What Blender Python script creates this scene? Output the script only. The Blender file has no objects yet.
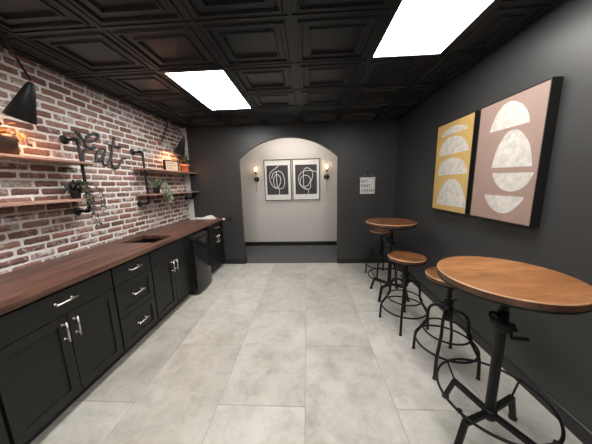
import bpy, bmesh, math, random
from mathutils import Vector, Matrix, noise
SC = bpy.context.scene
COL = SC.collection
PI = math.pi
random.seed(7)

# ------------------------------------------------------------------ camera
cam_d = bpy.data.cameras.new('camera'); cam = bpy.data.objects.new('camera', cam_d); COL.objects.link(cam)
cam_d.sensor_fit = 'HORIZONTAL'; cam_d.sensor_width = 36.0; cam_d.lens = 36.0 * 223.09 / 592.0
cam_d.clip_start = 0.02; cam_d.clip_end = 60
RT = Vector((0.9985088, 0.0487511, -0.0245654)); DN = Vector((-0.0160329, -0.1682628, -0.9856118)); FW = Vector((-0.0521831, 0.9845359, -0.1672303))
cam.matrix_world = Matrix(((RT.x, -DN.x, -FW.x, 0), (RT.y, -DN.y, -FW.y, 0), (RT.z, -DN.z, -FW.z, 1.5), (0, 0, 0, 1)))
SC.camera = cam
# ------------------------------------------------------------------ world, exposure, lamp strengths
w = bpy.data.worlds.new('world'); SC.world = w; w.use_nodes = True
w.node_tree.nodes['Background'].inputs[0].default_value = (0.05, 0.05, 0.055, 1)
w.node_tree.nodes['Background'].inputs[1].default_value = 0.2
SC.view_settings.view_transform = 'Standard'; SC.view_settings.look = 'None'
SC.view_settings.exposure = 0.0; SC.view_settings.gamma = 1.0; SC.view_settings.use_curve_mapping = False
PANEL_L, BULB_L, GLOBE_L = 22.0, 270.0, 34.0

# ------------------------------------------------------------------ materials
def newmat(name):
    m = bpy.data.materials.new(name); m.use_nodes = True
    nt = m.node_tree; return m, nt, nt.nodes['Principled BSDF']
def node(nt, t, **kw):
    n = nt.nodes.new(t)
    for k, v in kw.items():
        if hasattr(n, k): setattr(n, k, v)
        else: n.inputs[k].default_value = v
    return n
def coords(nt, scale=(1, 1, 1), rot=(0, 0, 0)):
    tc = node(nt, 'ShaderNodeTexCoord'); mp = node(nt, 'ShaderNodeMapping')
    mp.inputs['Scale'].default_value = scale; mp.inputs['Rotation'].default_value = rot
    nt.links.new(tc.outputs['Object'], mp.inputs['Vector']); return mp.outputs[0]
def ramp(nt, src, stops):
    r = node(nt, 'ShaderNodeValToRGB'); e = r.color_ramp.elements
    while len(e) < len(stops): e.new(0.5)
    for el, (p, c) in zip(e, stops): el.position = p; el.color = (*c, 1) if len(c) == 3 else c
    nt.links.new(src, r.inputs[0]); return r.outputs[0]
def mixc(nt, fac, a, b, mode='MIX'):
    m = node(nt, 'ShaderNodeMix', data_type='RGBA', blend_type=mode)
    for i, v in ((0, fac), (6, a), (7, b)):
        if isinstance(v, (int, float)): m.inputs[i].default_value = v
        elif isinstance(v, tuple): m.inputs[i].default_value = (*v, 1)
        else: nt.links.new(v, m.inputs[i])
    return m.outputs[2]
def noise_(nt, vec, scale, detail=4, rough=0.55, dist=0.0):
    n = node(nt, 'ShaderNodeTexNoise'); n.inputs['Scale'].default_value = scale; n.inputs['Detail'].default_value = detail
    n.inputs['Roughness'].default_value = rough; n.inputs['Distortion'].default_value = dist
    nt.links.new(vec, n.inputs['Vector']); return n.outputs['Fac']
def bump(nt, b, h, s=0.2, d=0.01):
    n = node(nt, 'ShaderNodeBump'); n.inputs['Strength'].default_value = s; n.inputs['Distance'].default_value = d
    nt.links.new(h, n.inputs['Height']); nt.links.new(n.outputs[0], b.inputs['Normal'])
def simple(name, col, rough=0.5, metal=0.0, var=0.12, scale=12.0, bmp=0.0, spec=0.5):
    m, nt, b = newmat(name); v = coords(nt); n = noise_(nt, v, scale)
    lo = tuple(c * (1 - var) for c in col); hi = tuple(min(1, c * (1 + var)) for c in col)
    nt.links.new(ramp(nt, n, [(0.3, lo), (0.7, hi)]), b.inputs['Base Color'])
    b.inputs['Roughness'].default_value = rough; b.inputs['Metallic'].default_value = metal
    b.inputs['Specular IOR Level'].default_value = spec
    if bmp: bump(nt, b, noise_(nt, v, scale * 8), bmp, 0.003)
    return m
def emis(name, col, s):
    m, nt, b = newmat(name); b.inputs['Base Color'].default_value = (*col, 1)
    b.inputs['Emission Color'].default_value = (*col, 1); b.inputs['Emission Strength'].default_value = s; return m
M = {}
M['black_wall'] = simple('black_wall_paint', (0.037, 0.037, 0.037), 0.42, var=0.06, scale=3, bmp=0.12)
M['hall_wall'] = simple('greige_wall_paint', (0.60, 0.565, 0.53), 0.7, var=0.03, scale=2, bmp=0.05)
M['white_paint'] = simple('white_paint', (0.62, 0.61, 0.60), 0.6, var=0.05, scale=6)
M['black_trim'] = simple('black_gloss_trim', (0.015, 0.015, 0.016), 0.3, var=0.05)
M['ceiling'] = simple('black_ceiling_tile', (0.0175, 0.018, 0.0195), 0.34, var=0.1, scale=4)
M['cabinet'] = simple('black_cabinet_paint', (0.0085, 0.009, 0.009), 0.42, var=0.06, scale=5, spec=0.35)
M['nickel'] = simple('brushed_nickel', (0.72, 0.66, 0.60), 0.28, 1.0, var=0.06, scale=40)
M['black_metal'] = simple('black_powder_coated_steel', (0.0045, 0.0045, 0.0045), 0.45, 0.0, var=0.15, scale=20, bmp=0.06, spec=0.28)
M['iron_pipe'] = simple('black_iron_pipe', (0.016, 0.016, 0.017), 0.4, 0.3, var=0.2, scale=30, bmp=0.1)
M['gunmetal'] = simple('dark_gunmetal', (0.045, 0.045, 0.047), 0.45, 0.4, var=0.2, scale=14)
M['fridge'] = simple('black_gloss_enamel', (0.010, 0.010, 0.011), 0.10, var=0.05)
M['fridge_side'] = simple('black_fridge_shell', (0.012, 0.012, 0.012), 0.4, var=0.05)
M['sink'] = simple('black_granite_sink', (0.004, 0.004, 0.004), 0.5, var=0.3, scale=80, spec=0.25)
M['copper'] = simple('copper', (0.45, 0.20, 0.12), 0.35, 0.8, var=0.15)
M['lamp_black'] = simple('lamp_black_enamel', (0.008, 0.0083, 0.010), 0.5, var=0.05, spec=0.3)
M['lamp_inside'] = simple('lamp_inner_enamel', (0.55, 0.40, 0.28), 0.5, var=0.05)
M['panel'] = emis('light_panel', (1.0, 0.975, 0.94), PANEL_L)
M['warm_bulb'] = emis('warm_bulb', (1.0, 0.50, 0.23), BULB_L)
M['globe_bulb'] = emis('globe_bulb', (1.0, 0.72, 0.45), GLOBE_L)
M['terracotta'] = simple('terracotta', (0.55, 0.24, 0.14), 0.8, var=0.12, bmp=0.1)
M['dark_pot'] = simple('dark_bronze_pot', (0.045, 0.03, 0.024), 0.4, 0.3, var=0.2)
M['black_pot'] = simple('black_ceramic_pot', (0.012, 0.012, 0.012), 0.4, var=0.1)
M['leaf_grey'] = simple('grey_green_leaf', (0.105, 0.112, 0.098), 0.6, var=0.5, scale=30)
M['leaf_pale'] = simple('pale_green_leaf', (0.25, 0.30, 0.20), 0.6, var=0.4, scale=30)
M['leaf_dark'] = simple('dark_green_leaf', (0.05, 0.06, 0.045), 0.6, var=0.4, scale=30)
M['leaf_olive'] = simple('olive_brown_leaf', (0.15, 0.095, 0.045), 0.5, var=0.5, scale=25)
M['stem'] = simple('brown_stem', (0.10, 0.08, 0.05), 0.7, var=0.2)
M['soil'] = simple('soil', (0.03, 0.022, 0.016), 0.9, var=0.4, scale=60)
M['paper'] = simple('cream_paper', (0.72, 0.62, 0.48), 0.7, var=0.06)
M['tan_ink'] = simple('tan_ink', (0.40, 0.26, 0.15), 0.7)
M['mat_white'] = simple('white_mat_board', (0.80, 0.79, 0.77), 0.7, var=0.02)
M['charcoal'] = simple('charcoal_print', (0.045, 0.045, 0.048), 0.7, var=0.2, scale=20)
M['ink_white'] = simple('white_ink', (0.80, 0.79, 0.77), 0.7, var=0.1, scale=30)
M['frame_wood'] = simple('thin_bronze_frame', (0.09, 0.06, 0.045), 0.4, 0.3)
M['frame_black'] = simple('black_float_frame', (0.008, 0.008, 0.008), 0.45)
M['mustard'] = simple('mustard_canvas', (0.46, 0.30, 0.10), 0.75, var=0.06, scale=10, bmp=0.1)
M['pink'] = simple('dusty_pink_canvas', (0.265, 0.180, 0.148), 0.75, var=0.05, scale=10, bmp=0.1)
M['plaster'] = simple('white_plaster_paint', (0.47, 0.445, 0.405), 0.8, var=0.18, scale=22, bmp=0.3)
M['linen'] = simple('white_canvas_cloth', (0.72, 0.71, 0.69), 0.85, var=0.05, scale=30)
M['black_ink'] = simple('black_ink', (0.02, 0.02, 0.022), 0.7)
M['string'] = simple('natural_string', (0.35, 0.32, 0.28), 0.9)
M['cloth'] = simple('white_towel', (0.75, 0.74, 0.72), 0.9, var=0.05, scale=40, bmp=0.2)
M['white_plastic'] = simple('white_plastic', (0.82, 0.82, 0.81), 0.35, var=0.02)
M['rubber'] = simple('black_rubber', (0.012, 0.012, 0.012), 0.7)
M['tbar'] = simple('white_fixture_rim', (0.5, 0.5, 0.5), 0.5)

m, nt, b = newmat('clear_glass'); b.inputs['Transmission Weight'].default_value = 1.0; b.inputs['Roughness'].default_value = 0.02
b.inputs['IOR'].default_value = 1.45; b.inputs['Base Color'].default_value = (1, 0.96, 0.92, 1); M['glass'] = m

def carpet():
    m, nt, b = newmat('dark_grey_carpet_tile'); v = coords(nt, (1, 6, 1))
    n = noise_(nt, v, 14, 5, 0.7); n2 = noise_(nt, coords(nt), 260, 2)
    c = ramp(nt, n, [(0.4, (0.025, 0.026, 0.028)), (0.6, (0.125, 0.128, 0.133))])
    nt.links.new(mixc(nt, 0.4, c, ramp(nt, n2, [(0.3, (0.03, 0.03, 0.032)), (0.7, (0.13, 0.13, 0.136))])), b.inputs['Base Color'])
    b.inputs['Roughness'].default_value = 0.95; bump(nt, b, n2, 0.5, 0.004); return m
M['carpet'] = carpet()

def floor_tile():
    m, nt, b = newmat('concrete_look_porcelain')
    at = node(nt, 'ShaderNodeAttribute', attribute_name='tone'); tc = node(nt, 'ShaderNodeTexCoord')
    add = node(nt, 'ShaderNodeVectorMath', operation='MULTIPLY_ADD'); add.inputs[1].default_value = (23, 31, 17)
    nt.links.new(at.outputs['Color'], add.inputs[0]); nt.links.new(tc.outputs['Object'], add.inputs[2])
    v = add.outputs[0]
    n1 = noise_(nt, v, 1.5, 9, 0.62, 0.9); n2 = noise_(nt, v, 6, 9, 0.75, 0.4); n3 = noise_(nt, v, 1.1, 3, 0.5)
    c = ramp(nt, n1, [(0.36, (0.25, 0.228, 0.195)), (0.5, (0.43, 0.410, 0.368)), (0.64, (0.56, 0.545, 0.505))])
    c = mixc(nt, 0.55, c, ramp(nt, n2, [(0.36, (0.26, 0.238, 0.205)), (0.56, (0.53, 0.515, 0.485))]))
    c = mixc(nt, 0.30, c, ramp(nt, n3, [(0.4, (0.34, 0.320, 0.290)), (0.6, (0.52, 0.512, 0.495))]))
    sep = node(nt, 'ShaderNodeSeparateColor'); nt.links.new(at.outputs['Color'], sep.inputs[0])
    t = ramp(nt, sep.outputs[0], [(0, (0.88, 0.87, 0.84)), (0.7, (1.03, 1.03, 1.01)), (1, (1.09, 1.11, 1.15))])
    nt.links.new(mixc(nt, 1.0, c, t, 'MULTIPLY'), b.inputs['Base Color'])
    b.inputs['Roughness'].default_value = 0.42; bump(nt, b, n2, 0.06, 0.004); return m
M['tile'] = floor_tile()
M['grout'] = simple('grey_grout', (0.33, 0.315, 0.29), 0.9, scale=30)

def brick_mat():
    m, nt, b = newmat('whitewashed_brick'); at = node(nt, 'ShaderNodeAttribute', attribute_name='tone')
    v = coords(nt); n1 = noise_(nt, v, 26, 5, 0.7, 0.4); n2 = noise_(nt, v, 70, 4, 0.7)
    sep = node(nt, 'ShaderNodeSeparateColor'); nt.links.new(at.outputs['Color'], sep.inputs[0])
    base = ramp(nt, sep.outputs[0], [(0.0, (0.115, 0.056, 0.044)), (0.35, (0.22, 0.098, 0.072)), (0.7, (0.31, 0.145, 0.110)), (1.0, (0.28, 0.205, 0.175))])
    base = mixc(nt, 0.6, base, ramp(nt, n2, [(0.3, (0.45, 0.42, 0.40)), (0.7, (1.25, 1.2, 1.2))]), 'MULTIPLY')
    # whitewash smear: per-brick amount (green) against noise
    th = node(nt, 'ShaderNodeMath', operation='SUBTRACT'); nt.links.new(n1, th.inputs[0]); nt.links.new(sep.outputs[1], th.inputs[1])
    fac = ramp(nt, th.outputs[0], [(0.0, (0.04,) * 3), (0.16, (0.80,) * 3)])
    nt.links.new(mixc(nt, fac, base, (0.60, 0.575, 0.55)), b.inputs['Base Color'])
    b.inputs['Roughness'].default_value = 0.85; bump(nt, b, n2, 0.5, 0.006); return m
M['brick'] = brick_mat()
M['mortar'] = simple('white_smeared_mortar', (0.74, 0.72, 0.69), 0.9, var=0.12, scale=40, bmp=0.5)

def wood(name, stops, axis=1, scale=9.0, rough=0.4, plank=0.0, stretch=14.0, spec=0.5):
    m, nt, b = newmat(name); s = [stretch, stretch, stretch]; s[axis] = 1.0
    v = coords(nt, tuple(s)); n = noise_(nt, v, scale / 6, 6, 0.65, 0.8); f = noise_(nt, v, scale * 1.6, 4, 0.7)
    c = ramp(nt, n, stops); c = mixc(nt, 0.30, c, ramp(nt, f, [(0.3, stops[0][1]), (0.7, stops[-1][1])]))
    if plank:
        tc = node(nt, 'ShaderNodeTexCoord'); sp = node(nt, 'ShaderNodeSeparateXYZ'); nt.links.new(tc.outputs['Object'], sp.inputs[0])
        d = node(nt, 'ShaderNodeMath', operation='DIVIDE'); d.inputs[1].default_value = plank; nt.links.new(sp.outputs[1 - axis], d.inputs[0])
        fl = node(nt, 'ShaderNodeMath', operation='FLOOR'); nt.links.new(d.outputs[0], fl.inputs[0])
        yy = node(nt, 'ShaderNodeMath', operation='MULTIPLY_ADD'); nt.links.new(fl.outputs[0], yy.inputs[0]); yy.inputs[1].default_value = 0.37; nt.links.new(sp.outputs[axis], yy.inputs[2])
        dd = node(nt, 'ShaderNodeMath', operation='DIVIDE'); dd.inputs[1].default_value = 0.9; nt.links.new(yy.outputs[0], dd.inputs[0])
        f2 = node(nt, 'ShaderNodeMath', operation='FLOOR'); nt.links.new(dd.outputs[0], f2.inputs[0])
        cb = node(nt, 'ShaderNodeCombineXYZ'); nt.links.new(fl.outputs[0], cb.inputs[0]); nt.links.new(f2.outputs[0], cb.inputs[1])
        wn = node(nt, 'ShaderNodeTexWhiteNoise', noise_dimensions='2D'); nt.links.new(cb.outputs[0], wn.inputs['Vector'])
        c = mixc(nt, 1.0, c, ramp(nt, wn.outputs['Value'], [(0, (0.72, 0.70, 0.70)), (1, (1.25, 1.25, 1.25))]), 'MULTIPLY')
    nt.links.new(c, b.inputs['Base Color']); b.inputs['Roughness'].default_value = rough; b.inputs['Specular IOR Level'].default_value = spec
    bump(nt, b, f, 0.08, 0.002); return m
M['walnut'] = wood('dark_walnut_butcher_block', [(0.36, (0.036, 0.0135, 0.008)), (0.5, (0.108, 0.047, 0.031)), (0.64, (0.205, 0.108, 0.078))], 1, 9, 0.38, 0.045)
M['table_wood'] = wood('honey_brown_table_top', [(0.36, (0.120, 0.044, 0.013)), (0.5, (0.235, 0.096, 0.032)), (0.64, (0.36, 0.165, 0.066))], 0, 14, 0.42, 0.0, 4, 0.25)
M['seat_wood'] = wood('rustic_brown_seat', [(0.41, (0.012, 0.004, 0.002)), (0.5, (0.092, 0.032, 0.011)), (0.59, (0.30, 0.125, 0.048))], 0, 55, 0.33, 0.0, 3)
M['edge_wood'] = wood('dark_table_edge', [(0.38, (0.040, 0.015, 0.007)), (0.5, (0.085, 0.034, 0.015)), (0.62, (0.15, 0.065, 0.028))], 2, 14, 0.4, 0.0, 4)
M['rim_wood'] = wood('pale_worn_rim', [(0.3, (0.28, 0.14, 0.06)), (0.7, (0.55, 0.33, 0.18))], 2, 12, 0.4, 0.0, 3)
M['shelf_wood'] = wood('red_brown_shelf', [(0.36, (0.26, 0.135, 0.098)), (0.5, (0.43, 0.25, 0.19)), (0.64, (0.56, 0.37, 0.30))], 1, 9, 0.5, 0.0)

# ------------------------------------------------------------------ mesh builder
class MB:
    def __init__(s): s.bm = bmesh.new(); s.mi = 0
    def _f(s, vs, smooth=False):
        try:
            f = s.bm.faces.new(vs); f.material_index = s.mi; f.smooth = smooth; return f
        except ValueError: return None
    def box(s, a, b):
        (x0, y0, z0), (x1, y1, z1) = a, b
        v = [s.bm.verts.new(p) for p in ((x0, y0, z0), (x1, y0, z0), (x1, y1, z0), (x0, y1, z0), (x0, y0, z1), (x1, y0, z1), (x1, y1, z1), (x0, y1, z1))]
        for q in ((0, 3, 2, 1), (4, 5, 6, 7), (0, 1, 5, 4), (1, 2, 6, 5), (2, 3, 7, 6), (3, 0, 4, 7)): s._f([v[i] for i in q])
        return s
    def bar(s, p, q, w_, h_, up=(0, 0, 1)):
        p, q = Vector(p), Vector(q); t = (q - p).normalized(); u = Vector(up); r = t.cross(u).normalized(); u = r.cross(t)
        A, B = [], []
        for sx, sy in ((-1, -1), (1, -1), (1, 1), (-1, 1)):
            o = r * (sx * w_ / 2) + u * (sy * h_ / 2); A.append(s.bm.verts.new(p + o)); B.append(s.bm.verts.new(q + o))
        s._f(A[::-1]); s._f(B)
        for i in range(4): s._f([A[i], A[(i + 1) % 4], B[(i + 1) % 4], B[i]])
        return s
    def tube(s, pts, r, n=10, closed=False, sq=None):
        pts = [Vector(p) for p in pts]; N = len(pts); rings = []
        rr = r if isinstance(r, (list, tuple)) else [r] * N
        prev = None
        for i in range(N):
            if closed: t = pts[(i + 1) % N] - pts[i - 1]
            else: t = pts[min(i + 1, N - 1)] - pts[max(i - 1, 0)]
            t.normalize()
            if prev is None:
                a = Vector((0, 0, 1)) if abs(t.z) < 0.9 else Vector((1, 0, 0)); u = t.cross(a).normalized()
            else: u = (prev - t * prev.dot(t)).normalized()
            prev = u; v = t.cross(u); ring = []
            for k in range(n):
                an = 2 * PI * k / n; o = (u * math.cos(an) + v * math.sin(an)) * rr[i]
                if sq: o = Vector((o.x * sq[0], o.y * sq[1], o.z * sq[2]))
                ring.append(s.bm.verts.new(pts[i] + o))
            rings.append(ring)
        for i in range(N if closed else N - 1):
            A, B = rings[i], rings[(i + 1) % N]
            for k in range(n): s._f([A[k], A[(k + 1) % n], B[(k + 1) % n], B[k]], True)
        if not closed: s._f(rings[0][::-1]); s._f(rings[-1])
        return s
    def ring(s, c, R_, r, n=48, m=8, tilt=None):
        P = []
        for k in range(n):
            p = Vector((R_ * math.cos(2 * PI * k / n), R_ * math.sin(2 * PI * k / n), 0))
            if tilt: p = tilt @ p
            P.append(Vector(c) + p)
        return s.tube(P, r, m, True)
    def lathe(s, prof, n=32, c=(0, 0, 0), rot=None, smooth=True):
        rings = []; c = Vector(c)
        for r, z in prof:
            if r < 1e-5:
                p = Vector((0, 0, z)); p = rot @ p if rot else p; rings.append([s.bm.verts.new(c + p)])
            else:
                R = []
                for k in range(n):
                    p = Vector((r * math.cos(2 * PI * k / n), r * math.sin(2 * PI * k / n), z)); p = rot @ p if rot else p
                    R.append(s.bm.verts.new(c + p))
                rings.append(R)
        for A, B in zip(rings, rings[1:]):
            for k in range(n):
                k2 = (k + 1) % n
                if len(A) == 1 and len(B) == 1: continue
                if len(A) == 1: s._f([A[0], B[k2], B[k]], smooth)
                elif len(B) == 1: s._f([A[k], A[k2], B[0]], smooth)
                else: s._f([A[k], A[k2], B[k2], B[k]], smooth)
        return s
    def prism(s, poly, f0, f1):
        """poly: 2-D points; f0/f1 map a 2-D point to the two faces"""
        A = [s.bm.verts.new(f0(p)) for p in poly]; B = [s.bm.verts.new(f1(p)) for p in poly]; n = len(poly)
        s._f(A[::-1]); s._f(B)
        for i in range(n): s._f([A[i], A[(i + 1) % n], B[(i + 1) % n], B[i]])
        return s
    def leaf(s, p, d, L, W, fold=0.25):
        p = Vector(p); d = Vector(d).normalized(); side = d.cross(Vector((0, 0, 1)))
        if side.length < 0.05: side = Vector((1, 0, 0))
        side.normalize(); up = side.cross(d)
        ang = random.uniform(-1.0, 1.0); side, up = side * math.cos(ang) + up * math.sin(ang), up * math.cos(ang) - side * math.sin(ang)
        a = s.bm.verts.new(p); e = s.bm.verts.new(p + d * L - up * L * 0.1)
        m1 = s.bm.verts.new(p + d * L * 0.35 - up * W * fold * 0.3); m2 = s.bm.verts.new(p + d * L * 0.7 - up * W * fold * 0.5)
        l1 = s.bm.verts.new(p + d * L * 0.35 + side * W / 2 + up * W * fold); r1 = s.bm.verts.new(p + d * L * 0.35 - side * W / 2 + up * W * fold)
        l2 = s.bm.verts.new(p + d * L * 0.7 + side * W * 0.38 + up * W * fold * 0.5); r2 = s.bm.verts.new(p + d * L * 0.7 - side * W * 0.38 + up * W * fold * 0.5)
        for q in ((a, m1, l1), (a, r1, m1), (m1, m2, l2, l1), (m1, r1, r2, m2), (m2, e, l2), (m2, r2, e)): s._f(q, True)
        return s
    def build(s, name, mats, parent=None, bevel=0.0, fix=True):
        if fix: bmesh.ops.recalc_face_normals(s.bm, faces=s.bm.faces[:])
        me = bpy.data.meshes.new(name)
        if parent is not None:
            bmesh.ops.translate(s.bm, vec=-Vector(parent['_loc']) if '_loc' in parent else Vector((0, 0, 0)), verts=s.bm.verts[:])
        s.bm.to_mesh(me); s.bm.free()
        for mm in (mats if isinstance(mats, (list, tuple)) else [mats]): me.materials.append(mm)
        o = bpy.data.objects.new(name, me); COL.objects.link(o)
        if parent is not None:
            o.parent = parent
            if '_loc' in parent: o['_loc'] = list(parent['_loc'])
        if bevel:
            bv = o.modifiers.new('bevel', 'BEVEL'); bv.width = bevel; bv.segments = 2; bv.limit_method = 'ANGLE'; bv.angle_limit = 0.6
        return o
def tag(o, label=None, cat=None, group=None, kind=None):
    for k, v in (('label', label), ('category', cat), ('group', group), ('kind', kind)):
        if v: o[k] = v
    return o
def empty(name, loc, label, cat, group=None):
    """top-level thing; its parts are modelled in world coordinates around loc"""
    o = bpy.data.objects.new(name, None); o.empty_display_size = 0.1; COL.objects.link(o); o.location = loc; o['_loc'] = list(loc)
    return tag(o, label, cat, group)
def struct(mb, name, mats, bevel=0.0, fix=True):
    return tag(mb.build(name, mats, None, bevel, fix), kind='structure')
def kids(o): return [c for c in bpy.data.objects if c.parent is o]
def copy_tree(o, parent=None):
    c = o.copy(); COL.objects.link(c)
    if parent is not None: c.parent = parent
    for ch in kids(o): copy_tree(ch, c)
    return c
def smooth_path(pts, k=4):
    P = [Vector(p) for p in pts]; out = []
    for i in range(len(P) - 1):
        p0, p1, p2, p3 = P[max(i - 1, 0)], P[i], P[i + 1], P[min(i + 2, len(P) - 1)]
        for j in range(k):
            t = j / k
            out.append(0.5 * ((2 * p1) + (p2 - p0) * t + (2 * p0 - 5 * p1 + 4 * p2 - p3) * t * t + (3 * p1 - p0 - 3 * p2 + p3) * t ** 3))
    out.append(P[-1]); return out

# ------------------------------------------------------------------ room constants (metres)
XL, XR, YF, YB, ZC = -2.24, 1.5625, 4.085, -2.95, 2.555
YH = 5.37                         # back wall of the passage behind the arch
AX0, AX1, ASP, ATOP = -1.226, 0.546, 1.966, 2.318
CX, CY, CPX, CPY = -0.09, 2.185, 0.63, 0.568     # ceiling grid
GX, GY, GW, GL = -0.037, 1.29, 0.607, 1.165      # floor tile grid

# floor: rectified tiles laid in half-offset columns over grout
mb = MB(); lay = mb.bm.loops.layers.float_color.new('tone')
mb.mi = 1; mb.box((XL - 0.1, YB, -0.05), (XR + 0.1, YF + 0.02, -0.002)); mb.mi = 0
g = 0.0022
for i in range(-5, 4):
    for j in range(-5, 4):
        x0 = GX + GW * i; y0 = GY + GL * j + (0 if i % 2 else GL * 0.505)
        a, b_, c, d = max(x0 + g, XL), min(x0 + GW - g, XR), max(y0 + g, YB), min(y0 + GL - g, YF + 0.018)
        if b_ - a < 0.01 or d - c < 0.01: continue
        n0 = len(mb.bm.faces); e = 0.0015
        v = [mb.bm.verts.new(p) for p in ((a, c, -0.0025), (b_, c, -0.0025), (b_, d, -0.0025), (a, d, -0.0025), (a + e, c + e, 0), (b_ - e, c + e, 0), (b_ - e, d - e, 0), (a + e, d - e, 0))]
        fs = [mb._f([v[q] for q in t]) for t in ((4, 5, 6, 7), (0, 1, 5, 4), (1, 2, 6, 5), (2, 3, 7, 6), (3, 0, 4, 7))]
        col = (random.random(), random.random(), random.random(), 1)
        for f in fs:
            for l in f.loops: l[lay] = col
struct(mb, 'floor', [M['tile'], M['grout']])
struct(MB().box((-3.2, YF + 0.02, -0.05), (2.6, YH + 0.1, 0.001)), 'floor_hall', M['carpet'])

# ceiling: black coffered lay-in tiles, one pressed profile per cell; the light cells stay open
LIGHTS = [(-2, 0), (1, -2), (-2, -4), (1, -6)]   # (column, first of two rows); last pair are added, unseen panels
openc = {(i, j + k) for i, j in LIGHTS for k in (0, 1)}
mb = MB(); PROF = [(0.0, -0.004), (0.011, -0.004), (0.012, 0.003), (0.040, 0.003), (0.046, -0.010), (0.060, -0.010), (0.066, 0.008), (0.078, 0.008), (0.084, 0.004), (0.118, 0.004), (0.124, -0.009), (0.136, -0.009), (0.143, 0.012)]
for i in range(-4, 3):
    for j in range(-10, 4):
        if (i, j) in openc: continue
        a, b_ = max(CX + CPX * i, XL), min(CX + CPX * (i + 1), XR); c, d = max(CY + CPY * j, YB), min(CY + CPY * (j + 1), YF)
        if b_ - a < 0.03 or d - c < 0.03: continue
        prof = PROF if min(b_ - a, d - c) > 0.32 else [p for p in PROF if p[0] < min(b_ - a, d - c) * 0.45 and p[0] < 0.07]
        prev = None
        for ins, dz in prof:
            R = [mb.bm.verts.new((x, y, ZC + dz)) for x, y in ((a + ins, c + ins), (b_ - ins, c + ins), (b_ - ins, d - ins), (a + ins, d - ins))]
            if prev:
                for k in range(4): mb._f([prev[k], prev[(k + 1) % 4], R[(k + 1) % 4], R[k]])
            prev = R
        mb._f(prev)
mb.box((XL - 0.1, YB, ZC + 0.07), (XR + 0.1, YF + 0.1, ZC + 0.10))
struct(mb, 'ceiling', M['ceiling'], fix=False)
struct(MB().box((-3.2, YF + 0.12, 2.70), (2.6, YH + 0.1, 2.75)), 'ceiling_hall', M['white_paint'])

# walls
struct(MB().box((XR, YB, 0), (XR + 0.1, YF + 0.12, ZC + 0.1)), 'wall_right', M['black_wall'])
struct(MB().box((XL - 0.1, YB - 0.1, 0), (XR + 0.1, YB, ZC + 0.1)), 'wall_back', M['black_wall'])
mb = MB(); n = 28; arch = []
for k in range(n + 1):
    t = k / n; x = AX0 + (AX1 - AX0) * t
    h = (AX1 - AX0) / 2; rise = ATOP - ASP; Rr = (h * h + rise * rise) / (2 * rise)
    arch.append((x, math.sqrt(Rr * Rr - (x - (AX0 + AX1) / 2) ** 2) - Rr + ATOP))
def arch_face(y, mi):
    mb.mi = mi
    def q(*p): mb._f([mb.bm.verts.new((x, y, z)) for x, z in p])
    X0, X1 = (XL - 0.1, XR + 0.1) if mi == 0 else (-3.2, 2.6)
    q((X0, 0), (AX0, 0), (AX0, ASP), (AX0, 2.75), (X0, 2.75)); q((AX1, 0), (X1, 0), (X1, 2.75), (AX1, 2.75), (AX1, ASP))
    for (xa, za), (xb, zb) in zip(arch, arch[1:]): q((xa, za), (xb, zb), (xb, 2.75), (xa, 2.75))
arch_face(YF, 0); arch_face(YF + 0.08, 1); mb.mi = 0
path = [(AX0, 0)] + arch + [(AX1, 0)]
for (xa, za), (xb, zb) in zip(path, path[1:]):
    mb._f([mb.bm.verts.new(p) for p in ((xa, YF, za), (xb, YF, zb), (xb, YF + 0.08, zb), (xa, YF + 0.08, za))])
struct(mb, 'wall_far', [M['black_wall'], M['hall_wall']], fix=False)
struct(MB().box((-3.2, YH, 0), (2.6, YH + 0.1, 2.75)), 'wall_hall', M['hall_wall'])
struct(MB().box((-3.3, YF + 0.12, 0), (-3.2, YH, 2.75)), 'wall_hall_left', M['hall_wall'])
struct(MB().box((2.6, YF + 0.12, 0), (2.7, YH, 2.75)), 'wall_hall_right', M['hall_wall'])
def skirting(mb, p, q, nrm):
    """moulded skirting from p to q (2-D), proud of the wall along nrm"""
    prof = [(0, 0), (0.013, 0), (0.013, 0.082), (0.010, 0.092), (0.005, 0.098), (0, 0.100)]
    f = lambda P: (lambda ab: (P[0] + nrm[0] * ab[0], P[1] + nrm[1] * ab[0], ab[1]))
    mb.prism(prof, f(p), f(q)); return mb
struct(skirting(MB(), (XR, YB), (XR, YF), (-1, 0)), 'baseboard_right', M['black_trim'])
struct(skirting(skirting(MB(), (-1.62, YF), (AX0 + 0.012, YF), (0, -1)), (AX0, YF - 0.012), (AX0, YF + 0.12), (1, 0)), 'baseboard_far_left', M['black_trim'])
struct(skirting(MB(), (AX1, YF), (XR, YF), (0, -1)), 'baseboard_far_right', M['black_trim'])
struct(skirting(MB(), (-3.2, YH), (2.6, YH), (0, -1)), 'baseboard_hall', M['black_trim'])
struct(MB().box((XL, YF - 0.006, 0.9), (-2.132, YF, 2.535)), 'trim_1', M['white_paint'])

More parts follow.
